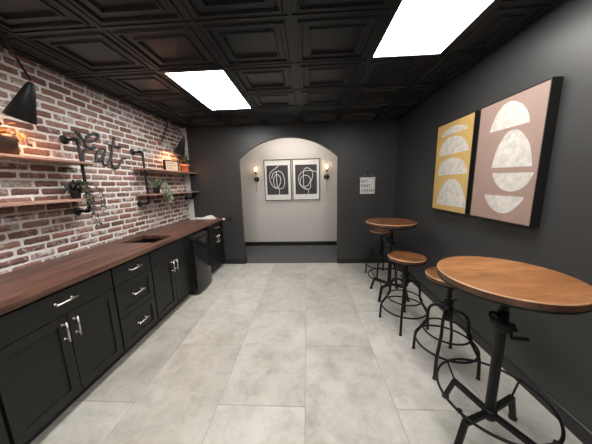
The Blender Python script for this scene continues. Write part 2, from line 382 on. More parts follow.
# left wall: thin bricks with ragged edges set into smeared mortar
mb = MB(); lay = mb.bm.loops.layers.float_color.new('tone'); XM = XL - 0.004
mb.mi = 1; mb.box((XL - 0.14, YB, 0), (XM, YF + 0.12, ZC + 0.1)); mb.mi = 0
BP, BL, MJ = 0.0655, 0.205, 0.0125
for r in range(-4, 26):
    zc = 1.032 + BP * r
    if zc - BP / 2 > ZC or zc < 0.86: continue
    y = -0.7 - (BL / 2 if r % 2 else 0) + random.uniform(-0.015, 0.015)
    while y < YF - 0.02:
        L = BL - MJ + random.uniform(-0.012, 0.006); y1 = min(y + L, YF - 0.008)
        if y1 - y > 0.03:
            z0, z1 = zc - BP / 2 + MJ / 2 + random.uniform(-.002, .003), min(zc + BP / 2 - MJ / 2 + random.uniform(-.003, .002), ZC - 0.004)
            tint = random.random() ** 0.9; wash = random.choice([0.54, 0.58, 0.62, 0.50, 0.45, 0.56, 0.64, 0.40])
            col = (tint, wash, random.random(), 1); nx, nz = 9, 4; G = []; dep = random.uniform(0.003, 0.006); sd = random.random() * 100
            for a in range(nx + 1):
                row = []
                for c in range(nz + 1):
                    u, v = a / nx, c / nz; edge = a in (0, nx) or c in (0, nz); cor = a in (0, nx) and c in (0, nz)
                    yy = y + (y1 - y) * u; zz = z0 + (z1 - z0) * v; k = noise.noise(Vector((yy * 60, zz * 60, sd)))
                    if edge:
                        ay = 0.0025 + 0.0055 * k; sgy = (1 if a == 0 else -1 if a == nx else 0); sgz = (1 if c == 0 else -1 if c == nz else 0)
                        yy += sgy * (ay + (0.0012 if cor else 0)); zz += sgz * (ay * 0.9 + (0.0008 if cor else 0)); xx = XM
                    else: xx = XL + dep + 0.0015 * k
                    row.append(mb.bm.verts.new((xx, yy, zz)))
                G.append(row)
            for a in range(nx):
                for c in range(nz):
                    f = mb._f([G[a][c], G[a + 1][c], G[a + 1][c + 1], G[a][c + 1]], True)
                    for l in f.loops: l[lay] = col
        y += L + MJ + random.uniform(-0.003, 0.004)
struct(mb, 'wall_left', [M['brick'], M['mortar']], fix=False)

# ------------------------------------------------------------------ ceiling light panels
def ceiling_light(i, j, label):
    x0, x1, y0, y1 = CX + CPX * i, CX + CPX * (i + 1), CY + CPY * j, CY + CPY * (j + 2)
    t = empty('ceiling_light', ((x0 + x1) / 2, (y0 + y1) / 2, ZC), label, 'ceiling light', 'flat light panels in the black ceiling')
    f = 0.040; fm = MB()
    fm.box((x0, y0, ZC - 0.006), (x1, y0 + f, ZC + 0.05)).box((x0, y1 - f, ZC - 0.006), (x1, y1, ZC + 0.05))
    fm.box((x0, y0 + f, ZC - 0.006), (x0 + f, y1 - f, ZC + 0.05)).box((x1 - f, y0 + f, ZC - 0.006), (x1, y1 - f, ZC + 0.05))
    fm.build('frame', M['ceiling'], t); MB().box((x0 + f, y0 + f, ZC + 0.0), (x1 - f, y1 - f, ZC + 0.02)).build('diffuser', M['panel'], t)
ceiling_light(-2, 0, 'lit white ceiling panel nearer the brick wall, shown whole, above the sink counter')
ceiling_light(1, -2, 'lit white ceiling panel nearer the right wall, cut by the top of the photo')
ceiling_light(-2, -4, 'added unseen light panel behind the viewer on the brick wall side')  # added out of view to help light the room
ceiling_light(1, -6, 'added unseen light panel far behind the viewer on the right wall side')  # another added panel, never in view, for light from deeper in the room
t = empty('ceiling_light', (-0.34, 4.75, 2.70), 'added unseen light panel above the arch, brightening the passage', 'ceiling light')  # unseen panel put in to light the passage
MB().box((-1.0, 4.45, 2.685), (0.32, 5.05, 2.70)).build('frame', M['tbar'], t)
MB().box((-0.96, 4.49, 2.680), (0.28, 5.01, 2.685)).build('diffuser', emis('passage_fill_panel', (1.0, 0.95, 0.88), 10.0), t)

# ------------------------------------------------------------------ base cabinets
FX = -1.605                        # front plane of doors
def handle(p, axis, parent, L=0.138):
    """bar pull on the plane x=FX centred at p=(y,z); axis 'y' or 'z'"""
    y, z = p; hm = MB(); d = (0, 1, 0) if axis == 'y' else (0, 0, 1); d = Vector(d)
    c = Vector((FX + 0.032, y, z)); hm.tube([c - d * L / 2, c + d * L / 2], 0.0056, 12)
    for s in (-1, 1):
        q = c + d * (s * L * 0.36); hm.tube([Vector((FX - 0.001, q.y, q.z)), q], 0.005, 10); hm.lathe([(0, 0), (0.008, 0), (0.008, 0.003), (0, 0.003)], 12, (FX, q.y, q.z), Matrix.Rotation(PI / 2, 3, 'Y'))
    return tag(hm.build('handle', M['nickel'], parent), 'brushed nickel bar handle')
def front(y0, y1, z0, z1, shaker=True, gl=0.0, gr=0.0):
    m_ = MB(); th = 0.02; g = 0.0025; y0 += g + gl; y1 -= g + gr; z0 += g; z1 -= g
    if not shaker: return m_.box((FX - th, y0, z0), (FX, y1, z1))
    s = 0.057; lv = [[(y0, z0), (y1, z0), (y1, z1), (y0, z1)], [(y0 + s, z0 + s), (y1 - s, z0 + s), (y1 - s, z1 - s), (y0 + s, z1 - s)]]
    V = lambda x, q: [m_.bm.verts.new((x, a, b)) for a, b in q]
    B0, F0, F1, R1 = V(FX - th, lv[0]), V(FX, lv[0]), V(FX, lv[1]), V(FX - 0.010, lv[1])
    for A, B in ((B0, F0), (F0, F1), (F1, R1)):
        for k in range(4): m_._f([A[k], A[(k + 1) % 4], B[(k + 1) % 4], B[k]])
    m_._f(R1); m_._f(B0[::-1]); return m_
ZT = 0.866
def carcass(y0, y1, t, open_right=False):
    m_ = MB(); x0, xf = XL + 0.02, FX - 0.021; p = 0.018
    m_.box((x0, y0, 0.10), (xf, y0 + p, ZT)).box((x0, y1 - p, 0.10), (xf, y1, ZT)).box((x0, y0 + p, 0.10), (xf, y1 - p, 0.118)).box((x0, y0 + p, 0.118), (x0 + 0.008, y1 - p, ZT))
    m_.box((xf - 0.02, y0 + p, ZT - 0.03), (xf, y1 - p, ZT)); m_.build('body', M['cabinet'], t)
    MB().box((x0 + 0.05, y0, 0), (FX - 0.085, y1, 0.10)).build('toe_kick', M['black_trim'], t)
def cabinet(y0, y1, label, kind):
    t = empty('base_cabinet', (FX - 0.3, (y0 + y1) / 2, 0), label, 'cabinet', 'black shaker base cabinets under the worktop'); carcass(y0, y1, t)
    ym = (y0 + y1) / 2
    if kind == 'drawers':
        for z0, z1, sh in ((0.69, ZT - 0.012, False), (0.393, 0.69, True), (0.102, 0.393, True)):
            d = front(y0, y1, z0, z1, sh, 0.004, 0.004).build('drawer', M['cabinet'], t, 0.0015); handle((ym + 0.005, (z0 + z1) / 2 + 0.008), 'y', d)
    else:
        d = front(y0, y1, 0.69, ZT - 0.012, False, 0.004, 0.004).build('drawer' if kind != 'sink' else 'false_front', M['cabinet'], t, 0.0015)
        if kind != 'sink': handle((ym, 0.785), 'y', d)
        for s in (-1, 1):
            a, b_ = (y0, ym) if s < 0 else (ym, y1)
            dd = front(a, b_, 0.102, 0.69, True, 0.004 if s < 0 else 0.0, 0.0 if s < 0 else 0.004).build('door', M['cabinet'], t, 0.0015); handle((ym + s * 0.036, 0.583), 'z', dd)
cabinet(0.16, 0.905, 'black base cabinet cut by the left edge, nearest the viewer', 'doors')
cabinet(0.908, 1.647, 'black cabinet with one wide drawer over two doors, nearest full cabinet', 'doors')
cabinet(1.650, 2.095, 'black cabinet of three stacked drawers left of the sink', 'drawers')
cabinet(2.098, 2.820, 'black two door cabinet with plain panel under the sink', 'sink')
cabinet(3.470, 4.078, 'black two door cabinet in the far corner past the fridge', 'doors')

# worktop with a rectangular sink cut-out
SX0, SX1, SY0, SY1, WZ0, WZ1 = -2.085, -1.682, 2.290, 2.648, 0.868, 0.908
mb = MB(); xs = [XL + 0.008, SX0, SX1, -1.592]; ys = [0.10, SY0, SY1, YF - 0.008]
vt = {(i, j, k): mb.bm.verts.new((xs[i], ys[j], (WZ0, WZ1)[k])) for i in range(4) for j in range(4) for k in (0, 1)}
for i in range(3):
    for j in range(3):
        if (i, j) == (1, 1): continue
        mb._f([vt[i, j, 1], vt[i + 1, j, 1], vt[i + 1, j + 1, 1], vt[i, j + 1, 1]]); mb._f([vt[i, j, 0], vt[i, j + 1, 0], vt[i + 1, j + 1, 0], vt[i + 1, j, 0]])
for a in range(3):
    for f in (0, 3):
        mb._f([vt[a, f, 0], vt[a + 1, f, 0], vt[a + 1, f, 1], vt[a, f, 1]]); mb._f([vt[f, a, 0], vt[f, a + 1, 0], vt[f, a + 1, 1], vt[f, a, 1]])
for p, q in (((1, 1), (2, 1)), ((2, 1), (2, 2)), ((2, 2), (1, 2)), ((1, 2), (1, 1))): mb._f([vt[p[0], p[1], 0], vt[q[0], q[1], 0], vt[q[0], q[1], 1], vt[p[0], p[1], 1]])
tag(mb.build('worktop', M['walnut'], None, 0.003), 'long dark walnut worktop running along the brick wall', 'worktop')
# sink
t = empty('sink', ((SX0 + SX1) / 2, (SY0 + SY1) / 2, WZ0), 'black undermount sink set into the walnut worktop', 'sink')
mb = MB(); o, zb = 0.004, 0.70
A = [mb.bm.verts.new((x, y, WZ0 - 0.001)) for x, y in ((SX0 - 0.03, SY0 - 0.03), (SX1 + 0.03, SY0 - 0.03), (SX1 + 0.03, SY1 + 0.03), (SX0 - 0.03, SY1 + 0.03))]
B = [mb.bm.verts.new((x, y, WZ0 - 0.001)) for x, y in ((SX0 - o, SY0 - o), (SX1 + o, SY0 - o), (SX1 + o, SY1 + o), (SX0 - o, SY1 + o))]
Cc = [mb.bm.verts.new((x, y, zb)) for x, y in ((SX0 + .015, SY0 + .015), (SX1 - .015, SY0 + .015), (SX1 - .015, SY1 - .015), (SX0 + .015, SY1 - .015))]
for P, Q in ((A, B), (B, Cc)):
    for k in range(4): mb._f([P[k], P[(k + 1) % 4], Q[(k + 1) % 4], Q[k]])
mb._f(Cc); mb.build('basin', M['sink'], t, fix=False)
MB().lathe([(0.045, zb + 0.001), (0.045, zb + 0.004), (0.030, zb + 0.003), (0.028, zb + 0.001), (0, zb + 0.001)], 24, ((SX0 + SX1) / 2, (SY0 + SY1) / 2, 0)).build('drain', M['gunmetal'], t)

# mini fridge
FY0, FY1, FZ = 2.832, 3.272, 0.838
t = empty('mini_fridge', (-1.85, (FY0 + FY1) / 2, 0), 'glossy black mini fridge between cabinets under the worktop', 'fridge')
mb = MB(); mb.box((-2.14, FY0 + 0.004, 0.02), (-1.598, FY1 - 0.004, FZ)); mb.build('body', M['fridge_side'], t, 0.006)
for y in (FY0 + 0.05, FY1 - 0.05):
    for x in (-1.66, -2.08): MB().lathe([(0, 0), (0.018, 0), (0.018, 0.02), (0, 0.02)], 12, (x, y, 0)).build('foot', M['rubber'], t)
mb = MB(); n = 14; poly = [(-1.592, FY0), ]
for k in range(n + 1):
    u = k / n * 2 - 1; poly.append((-1.530 + 0.022 * (1 - u * u), FY0 + (FY1 - FY0) * k / n))
poly.append((-1.592, FY1))
mb.prism(poly, lambda p: (p[0], p[1], 0.022), lambda p: (p[0], p[1], FZ - 0.045))
door = mb.build('door', M['fridge'], t, 0.004)
mb = MB(); mb.prism([(p[0] - (0.012 if 0 < i < n + 2 else 0), p[1]) for i, p in enumerate(poly)], lambda p: (p[0], p[1], FZ - 0.043), lambda p: (p[0], p[1], FZ)); mb.build('top_trim', M['fridge_side'], t, 0.004)
mb = MB(); mb.prism([(-1.53, FY0 + 0.08), (-1.500, FY0 + 0.08), (-1.500, FY1 - 0.08), (-1.53, FY1 - 0.08)], lambda p: (p[0], p[1], FZ - 0.075), lambda p: (p[0], p[1], FZ - 0.055)); mb.build('handle_lip', M['fridge'], door, 0.003)
mb = MB(); mb.lathe([(0, 0), (0.012, 0), (0.012, 0.002), (0, 0.002)], 20, (-1.5135, 3.130, 0.125), Matrix.Rotation(PI / 2, 3, 'Y') @ Matrix.Diagonal((0.8, 1.3, 1)).to_3x3()); tag(mb.build('badge', M['white_plastic'], door), 'small pale round badge')

# white towel by the far wall, white plug, outlet
mb = MB(); N1, N2 = 30, 10; G = []
for a in range(N1 + 1):
    row = []
    for c in range(N2 + 1):
        u, v = a / N1, c / N2; x = -2.17 + 0.48 * u; y = 3.945 + 0.145 * v
        e = min(1, min(u, 1 - u) * 7) * min(1, min(v, 1 - v) * 5); h = 0.018 + 0.042 * math.exp(-((u - 0.73) / 0.16) ** 2) + 0.010 * noise.noise(Vector((x * 14, y * 22, 3)))
        row.append(mb.bm.verts.new((x + 0.01 * noise.noise(Vector((v * 5, u * 9, 1))), y + 0.012 * noise.noise(Vector((u * 7, v, 9))), WZ1 + 0.001 + max(0.002, h * e))))
    G.append(row)
for a in range(N1):
    for c in range(N2): mb._f([G[a][c], G[a + 1][c], G[a + 1][c + 1], G[a][c + 1]], True)
rim = [G[a][0] for a in range(N1 + 1)] + [G[N1][c] for c in range(1, N2 + 1)] + [G[a][N2] for a in range(N1 - 1, -1, -1)] + [G[0][c] for c in range(N2 - 1, 0, -1)]
low = [mb.bm.verts.new((v.co.x, v.co.y, WZ1 + 0.0005)) for v in rim]
for k in range(len(rim)): mb._f([rim[k], rim[(k + 1) % len(rim)], low[(k + 1) % len(rim)], low[k]])
mb._f(low)
tag(mb.build('towel', M['cloth']), 'crumpled white towel lying on the far end of the worktop', 'towel')
t = empty('plug', (-1.572, YF, 0.886), 'small white plug on the far wall at the worktop corner', 'plug')
MB().box((-1.590, YF - 0.030, 0.868), (-1.552, YF, 0.904)).build('body', M['white_plastic'], t, 0.006)
t = empty('wall_outlet', (-1.455, YF, 0.886), 'black outlet plate on the dark wall beside the white plug', 'outlet')
MB().box((-1.500, YF - 0.006, 0.850), (-1.415, YF, 0.922)).build('plate', M['cabinet'], t, 0.002)
for x in (-1.482, -1.440): MB().box((x - 0.012, YF - 0.008, 0.868), (x + 0.012, YF - 0.006, 0.904)).build('socket', M['gunmetal'], t, 0.002)

# ------------------------------------------------------------------ pipe shelves
PX = -2.105
def pipe_shelf(y0, y1, pa, pb, label):
    t = empty('pipe_shelf', (XL, (y0 + y1) / 2, 1.29), label, 'shelf', 'two board pipe shelves on the brick wall')
    for z0, z1 in ((1.731, 1.748), (1.400, 1.419)): MB().box((XL + 0.010, y0, z0), (-2.0, y1, z1)).build('shelf_board', M['shelf_wood'], t, 0.002)
    for y in (pa, pb):
        zt, zb = 1.957, 1.293; r = 0.0135; m_ = MB(); c = 0.022
        P = [(XL + 0.006, y, zt), (PX - c, y, zt), (PX - c * .3, y, zt - c * .3), (PX, y, zt - c), (PX, y, zb + c), (PX - c * .3, y, zb + c * .3), (PX - c, y, zb), (XL + 0.006, y, zb)]
        m_.tube(P, r, 14)
        for z, s in ((zt, -1), (zb, 1)):
            m_.tube([(PX - 0.045, y, z), (PX - 0.028, y, z)], 0.0185, 14); m_.tube([(PX, y, z + s * 0.028), (PX, y, z + s * 0.045)], 0.0185, 14)
            m_.tube([(PX - 0.03, y, z), (PX - 0.02, y, z), (PX - 0.006, y, z + s * 0.006), (PX, y, z + s * 0.02), (PX, y, z + s * 0.03)], 0.0165, 14)
        br = m_.build('pipe_bracket', M['iron_pipe'], t)
        for z in (zt, zb):
            f = MB(); f.lathe([(0, 0), (0.040, 0), (0.040, 0.007), (0.034, 0.010), (0.022, 0.011), (0.020, 0.026), (0, 0.026)], 28, (XL + 0.002, y, z), Matrix.Rotation(PI / 2, 3, 'Y'))
            for k in range(4):
                an = PI / 4 + k * PI / 2; f.lathe([(0.006, 0.009), (0.006, 0.013), (0, 0.014)], 8, (XL + 0.002, y + 0.029 * math.cos(an), z + 0.029 * math.sin(an)), Matrix.Rotation(PI / 2, 3, 'Y'))
            f.build('flange', M['iron_pipe'], br)
pipe_shelf(0.835, 2.090, 0.872, 2.053, 'wood and black pipe shelf left of the Eat sign, cut by the photo edge')
pipe_shelf(2.835, 4.078, 2.872, 4.030, 'wood and black pipe shelf right of the Eat sign, by the dark corner')

# ------------------------------------------------------------------ swing-arm wall lamps
def wall_lamp(ym, J, A, ax, label):
    t = empty('wall_lamp', (XL, ym, 2.184), label, 'lamp', 'black cone wall lamps over the shelves')
    J, A = Vector(J), Vector(A); Mt = Vector((XL + 0.045, ym, 2.184))
    m_ = MB(); m_.lathe([(0, 0), (0.045, 0), (0.045, 0.014), (0.036, 0.020), (0.012, 0.022), (0.012, 0.05), (0, 0.05)], 28, (XL + 0.004, ym, 2.184), Matrix.Rotation(PI / 2, 3, 'Y'))
    tag(m_.build('wall_mount', M['copper'], t), 'copper wall mount')
    MB().tube([Mt, J], 0.0075, 12).build('arm', M['lamp_black'], t); m_ = MB(); m_.lathe([(0, -0.014), (0.014, -0.010), (0.016, 0), (0.014, 0.010), (0, 0.014)], 16, J); m_.build('joint', M['lamp_black'], t)
    MB().tube([J, A], 0.0075, 12).build('arm', M['lamp_black'], t)
    d = Vector(ax).normalized(); R = Vector((0, 0, -1)).rotation_difference(d).to_matrix(); m_ = MB()
    m_.lathe([(0, 0.010), (0.008, 0.008), (0.011, 0), (0.009, -0.008), (0, -0.010)], 16, A, R); tag(m_.build('joint', M['copper'], t), 'copper joint')
    H, RB = 0.268, 0.080; m_ = MB()
    m_.lathe([(0, -0.006), (0.016, -0.008), (0.022, -0.02), (RB, -H), (RB - 0.002, -H - 0.001)], 40, A, R); m_.mi = 1
    m_.lathe([(RB - 0.002, -H - 0.001), (0.019, -0.024), (0, -0.02)], 40, A, R)
    m_.build('shade', [M['lamp_black'], M['lamp_inside']], t, fix=False)
    m_ = MB(); m_.lathe([(0, -0.11), (0.013, -0.11), (0.013, -0.18), (0, -0.18)], 12, A, R); m_.build('bulb_holder', M['lamp_inside'], t)
    m_ = MB(); m_.lathe([(0, -0.178), (0.014, -0.185), (0.025, -0.212), (0.028, -0.230), (0.02, -0.250), (0, -0.258)], 16, A, R); m_.build('bulb', M['warm_bulb'], t)
wall_lamp(1.4625, (-1.87, 1.430, 2.525), (-1.885, 1.588, 2.240), (-0.43, -0.12, -1.0), 'black cone wall lamp at the left edge above the nearer shelf')
wall_lamp(3.447, (-1.95, 3.282, 2.456), (-1.95, 3.648, 2.283), (-0.42, 0.0, -1.0), 'black cone wall lamp on copper mount above the shelf by the corner')

# ------------------------------------------------------------------ Eat sign
E1 = [(2.172, 2.034), (2.172, 2.051), (2.187, 2.059), (2.194, 2.042), (2.204, 2.013), (2.233, 1.986), (2.281, 1.982), (2.343, 2.000), (2.392, 2.034), (2.407, 2.064), (2.385, 2.079), (2.341, 2.069), (2.295, 2.041), (2.264, 2.005), (2.244, 1.963), (2.246, 1.930), (2.276, 1.918), (2.320, 1.918), (2.342, 1.932), (2.328, 1.936), (2.276, 1.915), (2.236, 1.892), (2.208, 1.860), (2.189, 1.819), (2.188, 1.782), (2.211, 1.758), (2.261, 1.757), (2.314, 1.781), (2.333, 1.801), (2.350, 1.822)]
A1 = [(2.457, 1.919), (2.437, 1.936), (2.398, 1.924), (2.359, 1.883), (2.336, 1.836), (2.338, 1.797), (2.366, 1.797), (2.401, 1.829), (2.439, 1.884), (2.461, 1.919)]
A2 = [(2.461, 1.919), (2.428, 1.854), (2.409, 1.802), (2.418, 1.762), (2.449, 1.762), (2.486, 1.802), (2.521, 1.857), (2.555, 1.937)]
T1 = [(2.611, 2.088), (2.584, 2.022), (2.550, 1.935), (2.522, 1.843), (2.520, 1.776), (2.538, 1.736), (2.568, 1.731), (2.605, 1.760), (2.641, 1.806), (2.668, 1.843), (2.699, 1.861), (2.732, 1.860)]
T2 = [(2.521, 1.985), (2.580, 1.987), (2.635, 1.984), (2.673, 1.975)]
t = empty('wall_sign', (XL, 2.44, 1.9), 'dark metal script sign reading Eat on the brick wall', 'sign')
for nm, strokes in (('letter_e', [(E1, 0.0125)]), ('letter_a', [(A1, 0.0115), (A2, 0.0115)]), ('letter_t', [(T1, 0.0125), (T2, 0.0115)])):
    m_ = MB()
    for S, r in strokes:
        P = smooth_path([(-2.222, a, b) for a, b in S]); m_.tube(P, r, 8, sq=(0.75, 1, 1))
    m_.build(nm, M['gunmetal'], t)

# ------------------------------------------------------------------ plants and shelf decoration
def pot(parent, c, r, h, mat, taper=0.85, rim=0.0):
    m_ = MB(); prof = [(0, 0), (r * taper, 0), (r, h - 0.02)] + ([(r + rim, h - 0.02), (r + rim, h)] if rim else [(r, h)]) + [(r - 0.006, h), (r - 0.008, h - 0.02)]
    m_.lathe(prof, 28, c); m_.build('pot', mat, parent, fix=False)
    MB().lathe([(r - 0.008, h - 0.016), (0, h - 0.010)], 24, c).build('soil', M['soil'], parent, fix=False)
def clear(p):
    if p.x < XL + 0.022: return False
    if p.x < -1.990 and (1.385 < p.z < 1.432 or 1.716 < p.z < 1.762): return False
    for y in (0.872, 2.053, 2.872, 4.030):
        if abs(p.y - y) < 0.030 and (math.hypot(p.x - PX, p.y - y) < 0.030 or (p.x < PX + 0.03 and (abs(p.z - 1.293) < 0.05 or abs(p.z - 1.957) < 0.05))): return False
    return True
def foliage(parent, stems, mat, L, W, per, spread=1.0, name='foliage'):
    m_ = MB(); s_ = MB()
    for P in stems:
        Q = smooth_path(P, 4)
        if not all(clear(a.lerp(b_, t)) for a, b_ in zip(Q, Q[1:]) for t in (0, .25, .5, .75, 1)): continue
        s_.tube(Q, 0.0016, 5)
        for k in range(per):
            u = (k + random.random()) / per * (len(Q) - 1.01); i = int(u); p = Q[i].lerp(Q[i + 1], u - i)
            d = (Q[i + 1] - Q[i]).normalized() * 0.5 + Vector((random.uniform(-1, 1), random.uniform(-1, 1), random.uniform(-0.7, 0.7))) * spread
            sc = random.uniform(0.7, 1.25)
            if all(clear(p + d.normalized() * L * sc * t) for t in (0, 0.4, 0.7, 1.0)): m_.leaf(p, d, L * sc, W * sc)
    s_.build('stems', M['stem'], parent); return m_.build(name, mat, parent, fix=False)
# nearer lower shelf: small black pot, bushy grey trailing plant
t = empty('trailing_plant', (-2.115, 1.965, 1.419), 'grey trailing plant in small black pot on lower shelf left of Eat sign', 'plant')
pot(t, (-2.115, 1.955, 1.4195), 0.038, 0.075, M['black_pot'])
st = []
for k in range(34):
    a = random.uniform(0, 2 * PI); r = random.uniform(0.03, 0.11); b0 = Vector((-2.115, 1.955, 1.485))
    e = b0 + Vector((max(-0.09, math.cos(a) * r), math.sin(a) * r * 1.0 + 0.015, random.uniform(-0.015, 0.095))); st.append([b0, b0.lerp(e, 0.5) + Vector((0, 0, 0.03)), e])
for y, x, z in ((1.93, -1.965, 1.32), (1.915, -1.97, 1.36), (1.94, -1.96, 1.28), (1.925, -1.965, 1.40), (1.945, -1.965, 1.17), (1.96, -1.955, 1.15), (1.935, -1.965, 1.22), (2.05, -1.97, 1.26), (2.075, -1.97, 1.34)):
    st.append([(-2.10, 1.975, 1.50), (-2.04, (1.975 + y) / 2, 1.555), (x - 0.01, y - 0.005, 1.50), (x, y, 1.42 if z < 1.38 else 1.45), (x + 0.012 * random.uniform(-1, 1), y + random.uniform(-.02, .02), (1.42 + z) / 2), (x, y + random.uniform(-.02, .02), z)])
foliage(t, st, M['leaf_grey'], 0.026, 0.017, 24, 0.9)
# nearer upper shelf: dark pot with broad olive leaves
t = empty('potted_plant', (-2.12, 1.500, 1.748), 'dark pot with broad olive leaves on upper shelf at the left edge', 'plant')
pot(t, (-2.12, 1.500, 1.7485), 0.095, 0.135, M['dark_pot'], 0.92)
st = []
for k in range(11):
    a = random.uniform(-0.9, PI + 0.3); r = random.uniform(0.06, 0.15); b0 = Vector((-2.12, 1.50, 1.868))
    e = b0 + Vector((max(-0.10, math.cos(a) * r), math.sin(a) * r, random.uniform(0.00, 0.075))); st.append([b0, b0.lerp(e, 0.5) + Vector((0, 0, 0.04)), e])
st.append([(-2.08, 1.53, 1.87), (-2.04, 1.58, 1.92), (-2.03, 1.60, 1.87), (-2.03, 1.605, 1.815)])
foliage(t, st, M['leaf_olive'], 0.052, 0.026, 5, 0.9)
# far upper shelf: little framed board, terracotta pot
def rotz_pts(c, a): 
    ca, sa = math.cos(a), math.sin(a); return lambda x, y, z: (c[0] + x * ca - y * sa, c[1] + x * sa + y * ca, c[2] + z)
c0 = (-2.125, 3.500, 1.7485); t = empty('tabletop_frame', c0, 'small cream board in black box frame on upper shelf by the corner', 'frame'); F = rotz_pts(c0, -0.35)
def rbox(mb, F, a, b):
    vs = [mb.bm.verts.new(F(x, y, z)) for z in (a[2], b[2]) for x, y in ((a[0], a[1]), (b[0], a[1]), (b[0], b[1]), (a[0], b[1]))]
    for q in ((0, 3, 2, 1), (4, 5, 6, 7), (0, 1, 5, 4), (1, 2, 6, 5), (2, 3, 7, 6), (3, 0, 4, 7)): mb._f([vs[i] for i in q])
    return mb
m_ = MB(); hw, hh, th = 0.120, 0.165, 0.045
for a, b_ in (((-th / 2, -hw, 0), (th / 2, -hw + 0.012, hh)), ((-th / 2, hw - 0.012, 0), (th / 2, hw, hh)), ((-th / 2, -hw, 0), (th / 2, hw, 0.012)), ((-th / 2, -hw, hh - 0.012), (th / 2, hw, hh))): rbox(m_, F, a, b_)
m_.build('frame', M['frame_black'], t); rbox(MB(), F, (-th / 2 + 0.004, -hw + 0.012, 0.012), (th / 2 - 0.008, hw - 0.012, hh - 0.012)).build('board', M['paper'], t)
m_ = MB()
for z, n_ in ((0.118, 6), (0.082, 7), (0.046, 5)):
    for k in range(n_): rbox(m_, F, (th / 2 - 0.008, -0.075 + k * 0.022, z - 0.009), (th / 2 - 0.007, -0.075 + k * 0.022 + 0.012, z + 0.009))
m_.build('lettering', M['tan_ink'], t)
t = empty('potted_plant', (-2.115, 3.885, 1.748), 'small terracotta pot with spiky dark plant on upper shelf by the corner', 'plant')
pot(t, (-2.115, 3.885, 1.7485), 0.070, 0.130, M['terracotta'], 0.8, 0.006)
st = []
for k in range(26):
    a = random.uniform(0, 2 * PI); r = random.uniform(0.03, 0.13); b0 = Vector((-2.115, 3.885, 1.865))
    e = b0 + Vector((max(-0.09, math.cos(a) * r), math.sin(a) * r, random.uniform(0.06, 0.24))); st.append([b0, b0.lerp(e, 0.5) + Vector((0, 0, 0.03)), e])
foliage(t, st, M['leaf_dark'], 0.040, 0.013, 12, 0.8)
# far lower shelf: trailing plant
t = empty('trailing_plant', (-2.11, 3.06, 1.419), 'pale green trailing plant in black pot on lower shelf right of Eat sign', 'plant')
pot(t, (-2.11, 3.06, 1.4195), 0.045, 0.085, M['black_pot'])
st = []
for k in range(16):
    a = random.uniform(0, 2 * PI); r = random.uniform(0.04, 0.12); b0 = Vector((-2.11, 3.06, 1.495))
    e = b0 + Vector((max(-0.10, math.cos(a) * r), math.sin(a) * r + 0.02, random.uniform(0.03, 0.11))); st.append([b0, b0.lerp(e, 0.5) + Vector((0, 0, 0.03)), e])
for y, z in ((3.02, 1.24), (3.06, 1.20), (3.10, 1.22), (3.14, 1.27), (3.17, 1.33), (3.04, 1.32), (3.12, 1.36), (3.08, 1.30), (3.0, 1.38)):
    x = -1.96; st.append([(-2.09, 3.07, 1.50), (-2.03, (3.07 + y) / 2, 1.56), (x - 0.01, y - 0.005, 1.50), (x, y, 1.43), (x + 0.012 * random.uniform(-1, 1), y + random.uniform(-.02, .02), (1.42 + z) / 2), (x, y + random.uniform(-.02, .02), z)])
foliage(t, st, M['leaf_pale'], 0.034, 0.021, 22, 0.9)

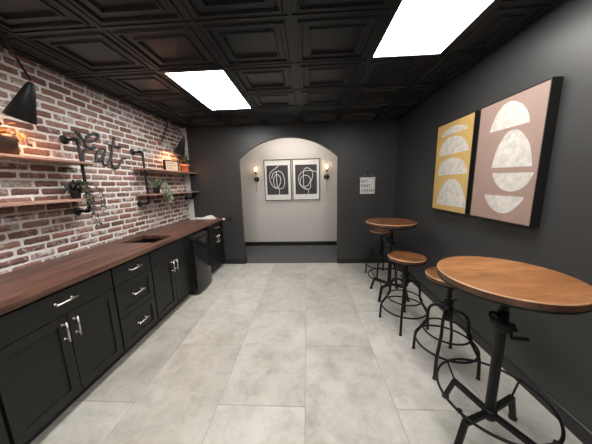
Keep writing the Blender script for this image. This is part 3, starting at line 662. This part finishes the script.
# ------------------------------------------------------------------ bar stools
def bar_stool():
    t = empty('bar_stool', (0, 0, 0), '', 'stool', 'wooden top bar stools along the right wall'); H, R_ = 0.748, 0.176
    MB().lathe([(0, H - 0.034), (R_ - 0.006, H - 0.034), (R_, H - 0.028), (R_, H - 0.006)], 56).build('seat_edge', M['edge_wood'], t)
    tag(MB().lathe([(R_, H - 0.006), (R_ - 0.0015, H - 0.002), (R_ - 0.0045, H)], 56).build('seat_rim', M['rim_wood'], t), 'pale worn seat rim')
    MB().lathe([(R_ - 0.0045, H), (R_ * 0.5, H + 0.001), (0, H + 0.001)], 56).build('seat', M['seat_wood'], t)
    MB().lathe([(0, H - 0.046), (R_ - 0.012, H - 0.046), (R_ - 0.004, H - 0.044), (R_ - 0.004, H - 0.034), (0, H - 0.034)], 48).build('seat_plate', M['black_metal'], t)
    m_ = MB(); z = 0.40; P = []
    m_.lathe([(0, 0.37), (0.0165, 0.37)] + [(0.0165 + (0.002 if k % 2 else 0), 0.375 + k * 0.006) for k in range(55)] + [(0.0165, 0.703), (0, 0.703)], 16); m_.build('screw_post', M['black_metal'], t)
    m_ = MB(); m_.lathe([(0, 0.425), (0.026, 0.425), (0.032, 0.44), (0.032, 0.475), (0.040, 0.485), (0.040, 0.505), (0.026, 0.512), (0.026, 0.535), (0.034, 0.54), (0.034, 0.555), (0.02, 0.56), (0.0, 0.56)], 24)
    for a in (0.3, 0.3 + PI): m_.tube([(0.03 * math.cos(a), 0.03 * math.sin(a), 0.548), (0.085 * math.cos(a), 0.085 * math.sin(a), 0.556)], 0.0055, 8)
    m_.build('collar', M['black_metal'], t)
    prof = [(0.018, 0.462), (0.045, 0.484), (0.075, 0.490), (0.105, 0.480), (0.127, 0.455), (0.137, 0.420), (0.140, 0.36), (0.144, 0.325), (0.158, 0.290), (0.185, 0.240), (0.210, 0.195), (0.222, 0.165), (0.227, 0.12), (0.231, 0.012)]
    for k in range(4):
        a = PI / 4 + k * PI / 2; f = lambda rz: (rz[0] * math.cos(a), rz[0] * math.sin(a), rz[1])
        lg = MB().tube(smooth_path([f(p) for p in prof], 3), 0.0115, 12).build('leg', M['black_metal'], t)
        m_ = MB(); m_.lathe([(0, 0), (0.014, 0), (0.014, 0.014), (0.0115, 0.02), (0, 0.02)], 14, (0.231 * math.cos(a), 0.231 * math.sin(a), 0)); m_.build('foot_cap', M['rubber'], lg)
    MB().ring((0, 0, 0.295), 0.166, 0.0075, 56).build('brace_ring', M['black_metal'], t)
    MB().ring((0, 0, 0.190), 0.218, 0.0085, 64).build('foot_ring', M['black_metal'], t)
    return t
stool = bar_stool()
for k, (x, y, rz, lb) in enumerate([(1.112, 1.702, 0.02, 'bar stool partly behind the large round table top'),
                                    (1.004, 2.240, 0.31, 'bar stool standing free between the two round tables'),
                                    (1.165, 3.500, 0.28, 'bar stool tucked behind the small far table in the corner')]):
    o = stool if k == 0 else copy_tree(stool)
    o.location = (x, y, 0); o.rotation_euler = (0, 0, rz); o['label'] = lb
    if k == 0: base = o
    else: continue
for c in kids(base):               # the nearest stool's seat is screwed up higher
    if c.name.startswith(('seat', 'screw_post')): c.location.z += 0.027

# ------------------------------------------------------------------ crank bar tables
def bar_table():
    t = empty('bar_table', (0, 0, 0), '', 'table', 'round crank bar tables along the right wall'); H, R_ = 1.002, 0.304
    MB().lathe([(0, H - 0.036), (R_ - 0.003, H - 0.036), (R_, H - 0.032), (R_, H - 0.006)], 80, (-0.005, 0.018, 0)).build('top_edge', M['edge_wood'], t)
    tag(MB().lathe([(R_, H - 0.006), (R_ - 0.0015, H - 0.002), (R_ - 0.0045, H)], 80, (-0.005, 0.018, 0)).build('top_rim', M['rim_wood'], t), 'pale worn table rim')
    MB().lathe([(R_ - 0.0045, H), (R_ * 0.5, H + 0.0005), (0, H + 0.0005)], 80, (-0.005, 0.018, 0)).build('table_top', M['table_wood'], t)
    MB().lathe([(0, H - 0.050), (R_ - 0.010, H - 0.050), (R_ - 0.004, H - 0.048), (R_ - 0.004, H - 0.036), (0, H - 0.036)], 64, (-0.005, 0.018, 0)).build('top_plate', M['black_metal'], t)
    m_ = MB(); m_.lathe([(0, 0.69), (0.021, 0.69), (0.021, 0.90), (0.05, 0.946), (0.05, 0.956), (0, 0.956)], 24); m_.build('upper_post', M['black_metal'], t)
    m_ = MB(); m_.lathe([(0, 0.13), (0.025, 0.13), (0.024, 0.20), (0.024, 0.69), (0.034, 0.695), (0.034, 0.735), (0.027, 0.745), (0.025, 0.80), (0, 0.80)], 28); m_.build('pole', M['black_metal'], t)
    # crank box, curved pawl, crank handle
    m_ = MB(); a = -0.55; d = Vector((math.cos(a), math.sin(a), 0)); s = Vector((-d.y, d.x, 0)); up = Vector((0, 0, 1))
    m_.lathe([(0, -0.05), (0.030, -0.05), (0.034, -0.04), (0.034, 0.03), (0.026, 0.04), (0, 0.04)], 20, (0, 0, 0.715), Matrix.Rotation(PI / 2, 3, 'X') ); gb = m_.build('gear_box', M['black_metal'], t)
    m_ = MB(); T = Matrix.Rotation(0.55, 3, d) if False else Matrix.Rotation(0.42, 3, (0, 1, 0)); P = []
    for k in range(25):
        an = -2.75 + k * 2.9 / 24; p = Vector((0.064 * math.cos(an), 0.050 * math.sin(an), 0)); P.append(Vector((0, 0, 0.730)) + T @ p)
    m_.tube(P, [0.011] * 25, 10); e = P[0]; m_.tube(smooth_path([e, e + Vector((-0.012, 0.012, 0.012)), e + Vector((-0.008, 0.026, 0.030)), e + Vector((0.014, 0.020, 0.034)), e + Vector((0.02, 0.0, 0.02))], 4), 0.009, 8)
    m_.lathe([(0, -0.018), (0.018, -0.014), (0.018, 0.014), (0, 0.018)], 14, P[-1]); m_.build('pawl', M['black_metal'], t)
    m_ = MB(); q = Vector((0.026, -0.012, 0.700)); m_.tube([q - Vector((0.03, 0, 0)), q + Vector((0.014, 0, -0.004)), q + Vector((0.024, 0, -0.056))], 0.008, 10); m_.tube([q + Vector((0.02, -0.004, -0.05)), q + Vector((0.100, -0.012, -0.050))], 0.0095, 12); m_.build('crank_handle', M['black_metal'], gb)
    m_ = MB(); m_.lathe([(0, 0.118), (0.026, 0.118), (0.035, 0.128), (0.035, 0.176), (0.030, 0.184), (0, 0.184)], 24); m_.build('hub', M['black_metal'], t)
    for k in range(4):
        a = PI / 8 + k * PI / 2; c, s_ = math.cos(a), math.sin(a); f = lambda r, z: (r * c, r * s_, z)
        m_ = MB(); m_.bar(f(0.03, 0.158), f(0.212, 0.172), 0.028, 0.030); m_.bar(f(0.203, 0.182), f(0.252, 0.020), 0.030, 0.024, (c, s_, 0)); lg = m_.build('leg', M['black_metal'], t, 0.003)
        m_ = MB(); m_.lathe([(0, 0), (0.022, 0), (0.022, 0.012), (0.012, 0.026), (0, 0.028)], 16, f(0.254, 0)); m_.build('foot', M['rubber'], lg)
        m_ = MB(); m_.tube([f(0.206, 0.180), f(0.262, 0.272)], 0.0055, 8); m_.lathe([(0, -0.012), (0.012, -0.008), (0.012, 0.008), (0, 0.012)], 10, f(0.264, 0.275)); m_.build('ring_strut', M['black_metal'], lg)
    MB().ring((0, 0, 0.272), 0.268, 0.0075, 72).build('foot_ring', M['black_metal'], t)
    return t
tab = bar_table()
for k, (x, y, rz, lb) in enumerate([(1.045, 1.156, 0.0, 'large foreground round bar table with honey brown top and black crank base'),
                                    (1.075, 2.865, 0.40, 'small far round bar table with brown top near the corner')]):
    o = tab if k == 0 else copy_tree(tab)
    o.location = (x, y, 0); o.rotation_euler = (0, 0, rz); o['label'] = lb
for c in kids(o):                  # the far top is the darker, streakier board
    if c.name.startswith('table_top'): c.data = c.data.copy(); c.data.materials[0] = M['seat_wood']

# ------------------------------------------------------------------ canvases on the right wall
ART = {
 'mustard': (2.184, 2.768, [[(2.688, 1.970), (2.649, 2.004), (2.580, 2.028), (2.504, 2.044), (2.420, 2.041), (2.329, 2.018), (2.286, 1.994), (2.268, 1.974)],
   [(2.704, 1.768), (2.693, 1.822), (2.660, 1.875), (2.600, 1.922), (2.511, 1.942), (2.405, 1.936), (2.332, 1.907), (2.273, 1.859), (2.237, 1.808), (2.224, 1.773)],
   [(2.695, 1.556), (2.682, 1.635), (2.652, 1.678), (2.593, 1.709), (2.525, 1.727), (2.437, 1.728), (2.352, 1.711), (2.289, 1.680), (2.250, 1.629), (2.226, 1.591), (2.216, 1.559)],
   [(2.682, 1.232), (2.659, 1.319), (2.613, 1.405), (2.548, 1.475), (2.494, 1.505), (2.428, 1.514), (2.362, 1.499), (2.294, 1.453), (2.246, 1.388), (2.208, 1.312), (2.182, 1.237)]],
   'mustard yellow abstract canvas with four white domes on right wall', 4),
 'pink': (1.556, 2.131, [[(2.000, 1.875), (1.980, 1.938), (1.948, 1.999), (1.902, 2.047), (1.853, 2.061), (1.808, 2.053), (1.754, 2.022), (1.710, 1.978), (1.679, 1.925), (1.665, 1.873)],
   [(1.941, 1.590), (1.927, 1.666), (1.903, 1.745), (1.877, 1.783), (1.852, 1.820), (1.814, 1.847), (1.769, 1.849), (1.724, 1.828), (1.682, 1.785), (1.650, 1.738), (1.635, 1.703), (1.617, 1.639), (1.606, 1.580)],
   [(1.924, 1.548), (1.902, 1.497), (1.857, 1.446), (1.794, 1.414), (1.730, 1.408), (1.666, 1.426), (1.624, 1.459), (1.597, 1.501), (1.585, 1.539)],
   [(1.980, 1.374), (1.949, 1.321), (1.898, 1.272), (1.838, 1.244), (1.783, 1.239), (1.725, 1.258), (1.679, 1.296), (1.645, 1.340), (1.629, 1.372)]],
   'dusty pink abstract canvas with two domes over two bowls on right wall', 4)}
for key, (y0, y1, shapes, lb, _) in ART.items():
    z0, z1 = 1.170, 2.104; xf = 1.502; t = empty('canvas_painting', (XR, (y0 + y1) / 2, z0), lb, 'painting')
    m_ = MB(); f = 0.007
    for a, b_ in (((xf - 0.003, y0, z0), (XR - 0.001, y0 + f, z1)), ((xf - 0.003, y1 - f, z0), (XR - 0.001, y1, z1)), ((xf - 0.003, y0 + f, z0), (XR - 0.001, y1 - f, z0 + f)), ((xf - 0.003, y0 + f, z1 - f), (XR - 0.001, y1 - f, z1))): m_.box(a, b_)
    m_.build('frame', M['frame_black'], t); MB().box((xf, y0 + f + 0.003, z0 + f + 0.003), (XR - 0.004, y1 - f - 0.003, z1 - f - 0.003)).build('canvas', M[key], t)
    for S in shapes:
        P = [(p.y, p.z) for p in smooth_path([(0, a, b) for a, b in S], 3)]
        MB().prism(P, lambda p: (xf + 0.0005, p[0], p[1]), lambda p: (xf - 0.0012, p[0], p[1])).build('painted_shape', M['plaster'], t)

# ------------------------------------------------------------------ hanging banner on the far wall
YS = YF - 0.004
t = empty('wall_banner', (1.073, YF, 1.30), 'white cloth banner reading BUT FIRST COFFEE hung on the dark wall', 'banner')
m_ = MB(); N = 10
for a in range(N):
    for c in range(N):
        q = []
        for da, dc in ((0, 0), (1, 0), (1, 1), (0, 1)):
            u, v = (a + da) / N, (c + dc) / N; q.append(m_.bm.verts.new((0.942 + 0.262 * u, YS - 0.004 - 0.004 * (1 + math.sin(u * 7 + 1) * math.cos(v * 2)), 1.298 + 0.280 * v)))
        m_._f(q, True)
bmesh.ops.remove_doubles(m_.bm, verts=m_.bm.verts[:], dist=1e-5)
cl = m_.build('cloth', M['linen'], t); sol = cl.modifiers.new('solidify', 'SOLIDIFY'); sol.thickness = 0.002
MB().tube([(0.928, YS - 0.010, 1.580), (1.218, YS - 0.010, 1.584)], 0.006, 10).build('dowel', M['linen'], t)
MB().tube([(0.945, YS - 0.012, 1.584), (1.073, YS - 0.014, 1.652), (1.205, YS - 0.012, 1.588)], 0.0022, 6).build('string', M['string'], t)
def text_mesh(txt, name, parent, x0, z0, wid, hgt, y, mat):
    cu = bpy.data.curves.new('txt', 'FONT'); cu.body = txt; cu.size = 1; cu.extrude = 0.0; cu.offset = 0.012; cu.space_character = 1.25; to = bpy.data.objects.new('txt', cu); COL.objects.link(to)
    dg = bpy.context.evaluated_depsgraph_get(); me = bpy.data.meshes.new_from_object(to.evaluated_get(dg)); bpy.data.objects.remove(to); bpy.data.curves.remove(cu)
    xs_ = [v.co.x for v in me.vertices]; ys_ = [v.co.y for v in me.vertices]; ax, bx, ay, by = min(xs_), max(xs_), min(ys_), max(ys_); L = parent['_loc']
    for v in me.vertices: v.co = Vector((x0 + (v.co.x - ax) / (bx - ax) * wid - L[0], y - L[1], z0 + (v.co.y - ay) / (by - ay) * hgt - L[2]))
    me.materials.append(mat); me.name = name; o = bpy.data.objects.new(name, me); COL.objects.link(o); o.parent = parent; return o
for tx, x0, z0, wd, hg in (('BUT', 0.966, 1.496, 0.105, 0.046), ('FIRST,', 0.966, 1.408, 0.170, 0.056), ('COFFEE', 0.966, 1.328, 0.220, 0.052)):
    o = text_mesh(tx, 'lettering', t, x0, z0, wd, hg, YS - 0.0145, M['black_ink']); so = o.modifiers.new('solidify', 'SOLIDIFY'); so.thickness = 0.001
t = empty('wall_hook', (1.073, YF, 1.64), 'black hook on the dark wall holding the white banner', 'hook')
m_ = MB(); m_.box((1.058, YF - 0.006, 1.635), (1.088, YF, 1.695)); m_.tube(smooth_path([(1.073, YF - 0.004, 1.668), (1.073, YF - 0.024, 1.655), (1.073, YF - 0.030, 1.662), (1.073, YF - 0.032, 1.676)], 3), 0.006, 8); m_.build('hook_body', M['black_metal'], t, 0.002)

# ------------------------------------------------------------------ passage: framed prints and globe sconces
S1 = [(-0.659, 1.942), (-0.745, 1.868), (-0.832, 1.812), (-0.879, 1.732), (-0.877, 1.602), (-0.827, 1.482), (-0.752, 1.414), (-0.698, 1.427), (-0.646, 1.502), (-0.618, 1.607), (-0.64, 1.685), (-0.703, 1.739), (-0.765, 1.689), (-0.793, 1.6), (-0.778, 1.493), (-0.727, 1.432), (-0.643, 1.402), (-0.57, 1.417), (-0.53, 1.511), (-0.536, 1.641), (-0.57, 1.747), (-0.628, 1.802), (-0.712, 1.804), (-0.798, 1.753), (-0.834, 1.648)]
S1b = [(-0.717, 1.797), (-0.716, 1.692), (-0.716, 1.574), (-0.705, 1.479), (-0.668, 1.388), (-0.658, 1.311), (-0.665, 1.262)]
S2 = [(0.228, 1.776), (0.115, 1.804), (-0.011, 1.807), (-0.122, 1.77), (-0.188, 1.679), (-0.19, 1.554), (-0.145, 1.458), (-0.033, 1.44), (0.047, 1.501), (0.081, 1.61), (0.018, 1.689), (-0.076, 1.698), (-0.147, 1.631), (-0.159, 1.522), (-0.098, 1.41), (-0.002, 1.376), (0.078, 1.406), (0.086, 1.531), (0.129, 1.655), (0.13, 1.763), (0.068, 1.848), (-0.01, 1.869), (-0.074, 1.815), (-0.083, 1.66), (-0.081, 1.457)]
S2b = [(-0.081, 1.457), (-0.034, 1.393), (0.029, 1.359), (0.028, 1.275)]
for x0, x1, dk, strokes, lb in ((-1.008, -0.372, (-0.950, -0.444), (S1, S1b), 'framed charcoal print with nested white oval loops, left of the pair under the arch'),
                                (-0.340, 0.296, (-0.274, 0.232), (S2, S2b), 'framed charcoal print with overlapping white circle loops, right of the pair under the arch')):
    z0, z1 = 1.123, 2.078; t = empty('framed_print', ((x0 + x1) / 2, YH, z0), lb, 'picture'); f = 0.014; yf = YH - 0.028; m_ = MB()
    for a, b_ in (((x0, yf, z0), (x0 + f, YH - 0.001, z1)), ((x1 - f, yf, z0), (x1, YH - 0.001, z1)), ((x0 + f, yf, z0), (x1 - f, YH - 0.001, z0 + f)), ((x0 + f, yf, z1 - f), (x1 - f, YH - 0.001, z1))): m_.box(a, b_)
    m_.build('frame', M['frame_wood'], t); MB().box((x0 + f, yf + 0.010, z0 + f), (x1 - f, YH - 0.004, z1 - f)).build('mat_board', M['mat_white'], t)
    pr = MB().box((dk[0], yf + 0.008, 1.262), (dk[1], yf + 0.010, 1.945)).build('print', M['charcoal'], t)
    m_ = MB()
    for S in strokes: m_.tube(smooth_path([(a, yf + 0.0075, b) for a, b in S], 4), 0.0085, 6, sq=(1, 0.15, 1))
    m_.build('line_drawing', M['ink_white'], pr)
def sconce(x, zp, label):
    t = empty('wall_sconce', (x, YH, zp), label, 'wall lamp', 'globe sconces in the passage'); RX = Matrix.Rotation(PI / 2, 3, 'X'); yo = YH - 0.075
    m_ = MB(); m_.lathe([(0, 0), (0.062, 0), (0.062, 0.014), (0.052, 0.022), (0, 0.022)], 32, (x, YH, zp), RX); m_.tube([(x, YH - 0.02, zp), (x, yo, zp)], 0.010, 12); m_.lathe([(0, -0.018), (0.016, -0.014), (0.018, 0), (0.016, 0.014), (0, 0.018)], 14, (x, yo, zp)); m_.build('wall_plate', M['black_metal'], t)
    MB().tube([(x, yo, zp - 0.305), (x, yo, zp + 0.135)], 0.0055, 10).build('rod', simple('aged_brass_%d' % (x > 0), (0.30, 0.24, 0.18), 0.4, 0.6), t)
    m_ = MB(); m_.lathe([(0, 0.125), (0.016, 0.125), (0.026, 0.15), (0.030, 0.172), (0.020, 0.176), (0, 0.176)], 20, (x, yo, zp)); m_.build('socket', M['black_metal'], t)
    m_ = MB(); zc = zp + 0.238; m_.lathe([(0.074 * math.sin(a), zc + 0.074 * -math.cos(a)) for a in [0.35 + (PI - 0.35) * k / 16 for k in range(17)]], 28, (x, yo, 0)); gl = m_.build('globe', M['glass'], t, fix=False); so = gl.modifiers.new('solidify', 'SOLIDIFY'); so.thickness = 0.002
    m_ = MB(); m_.lathe([(0, zp + 0.176), (0.010, zp + 0.182), (0.014, zp + 0.205), (0.026, zp + 0.225), (0.029, zp + 0.243), (0.022, zp + 0.262), (0, zp + 0.272)], 16, (x, yo, 0)); m_.build('bulb', M['globe_bulb'], t)
sconce(-1.195, 1.634, 'black sconce with lit glass globe left of the framed prints')
sconce(0.458, 1.652, 'black sconce with lit glass globe right of the framed prints')

# helper tags used only while building
for o in bpy.data.objects:
    if '_loc' in o: del o['_loc']
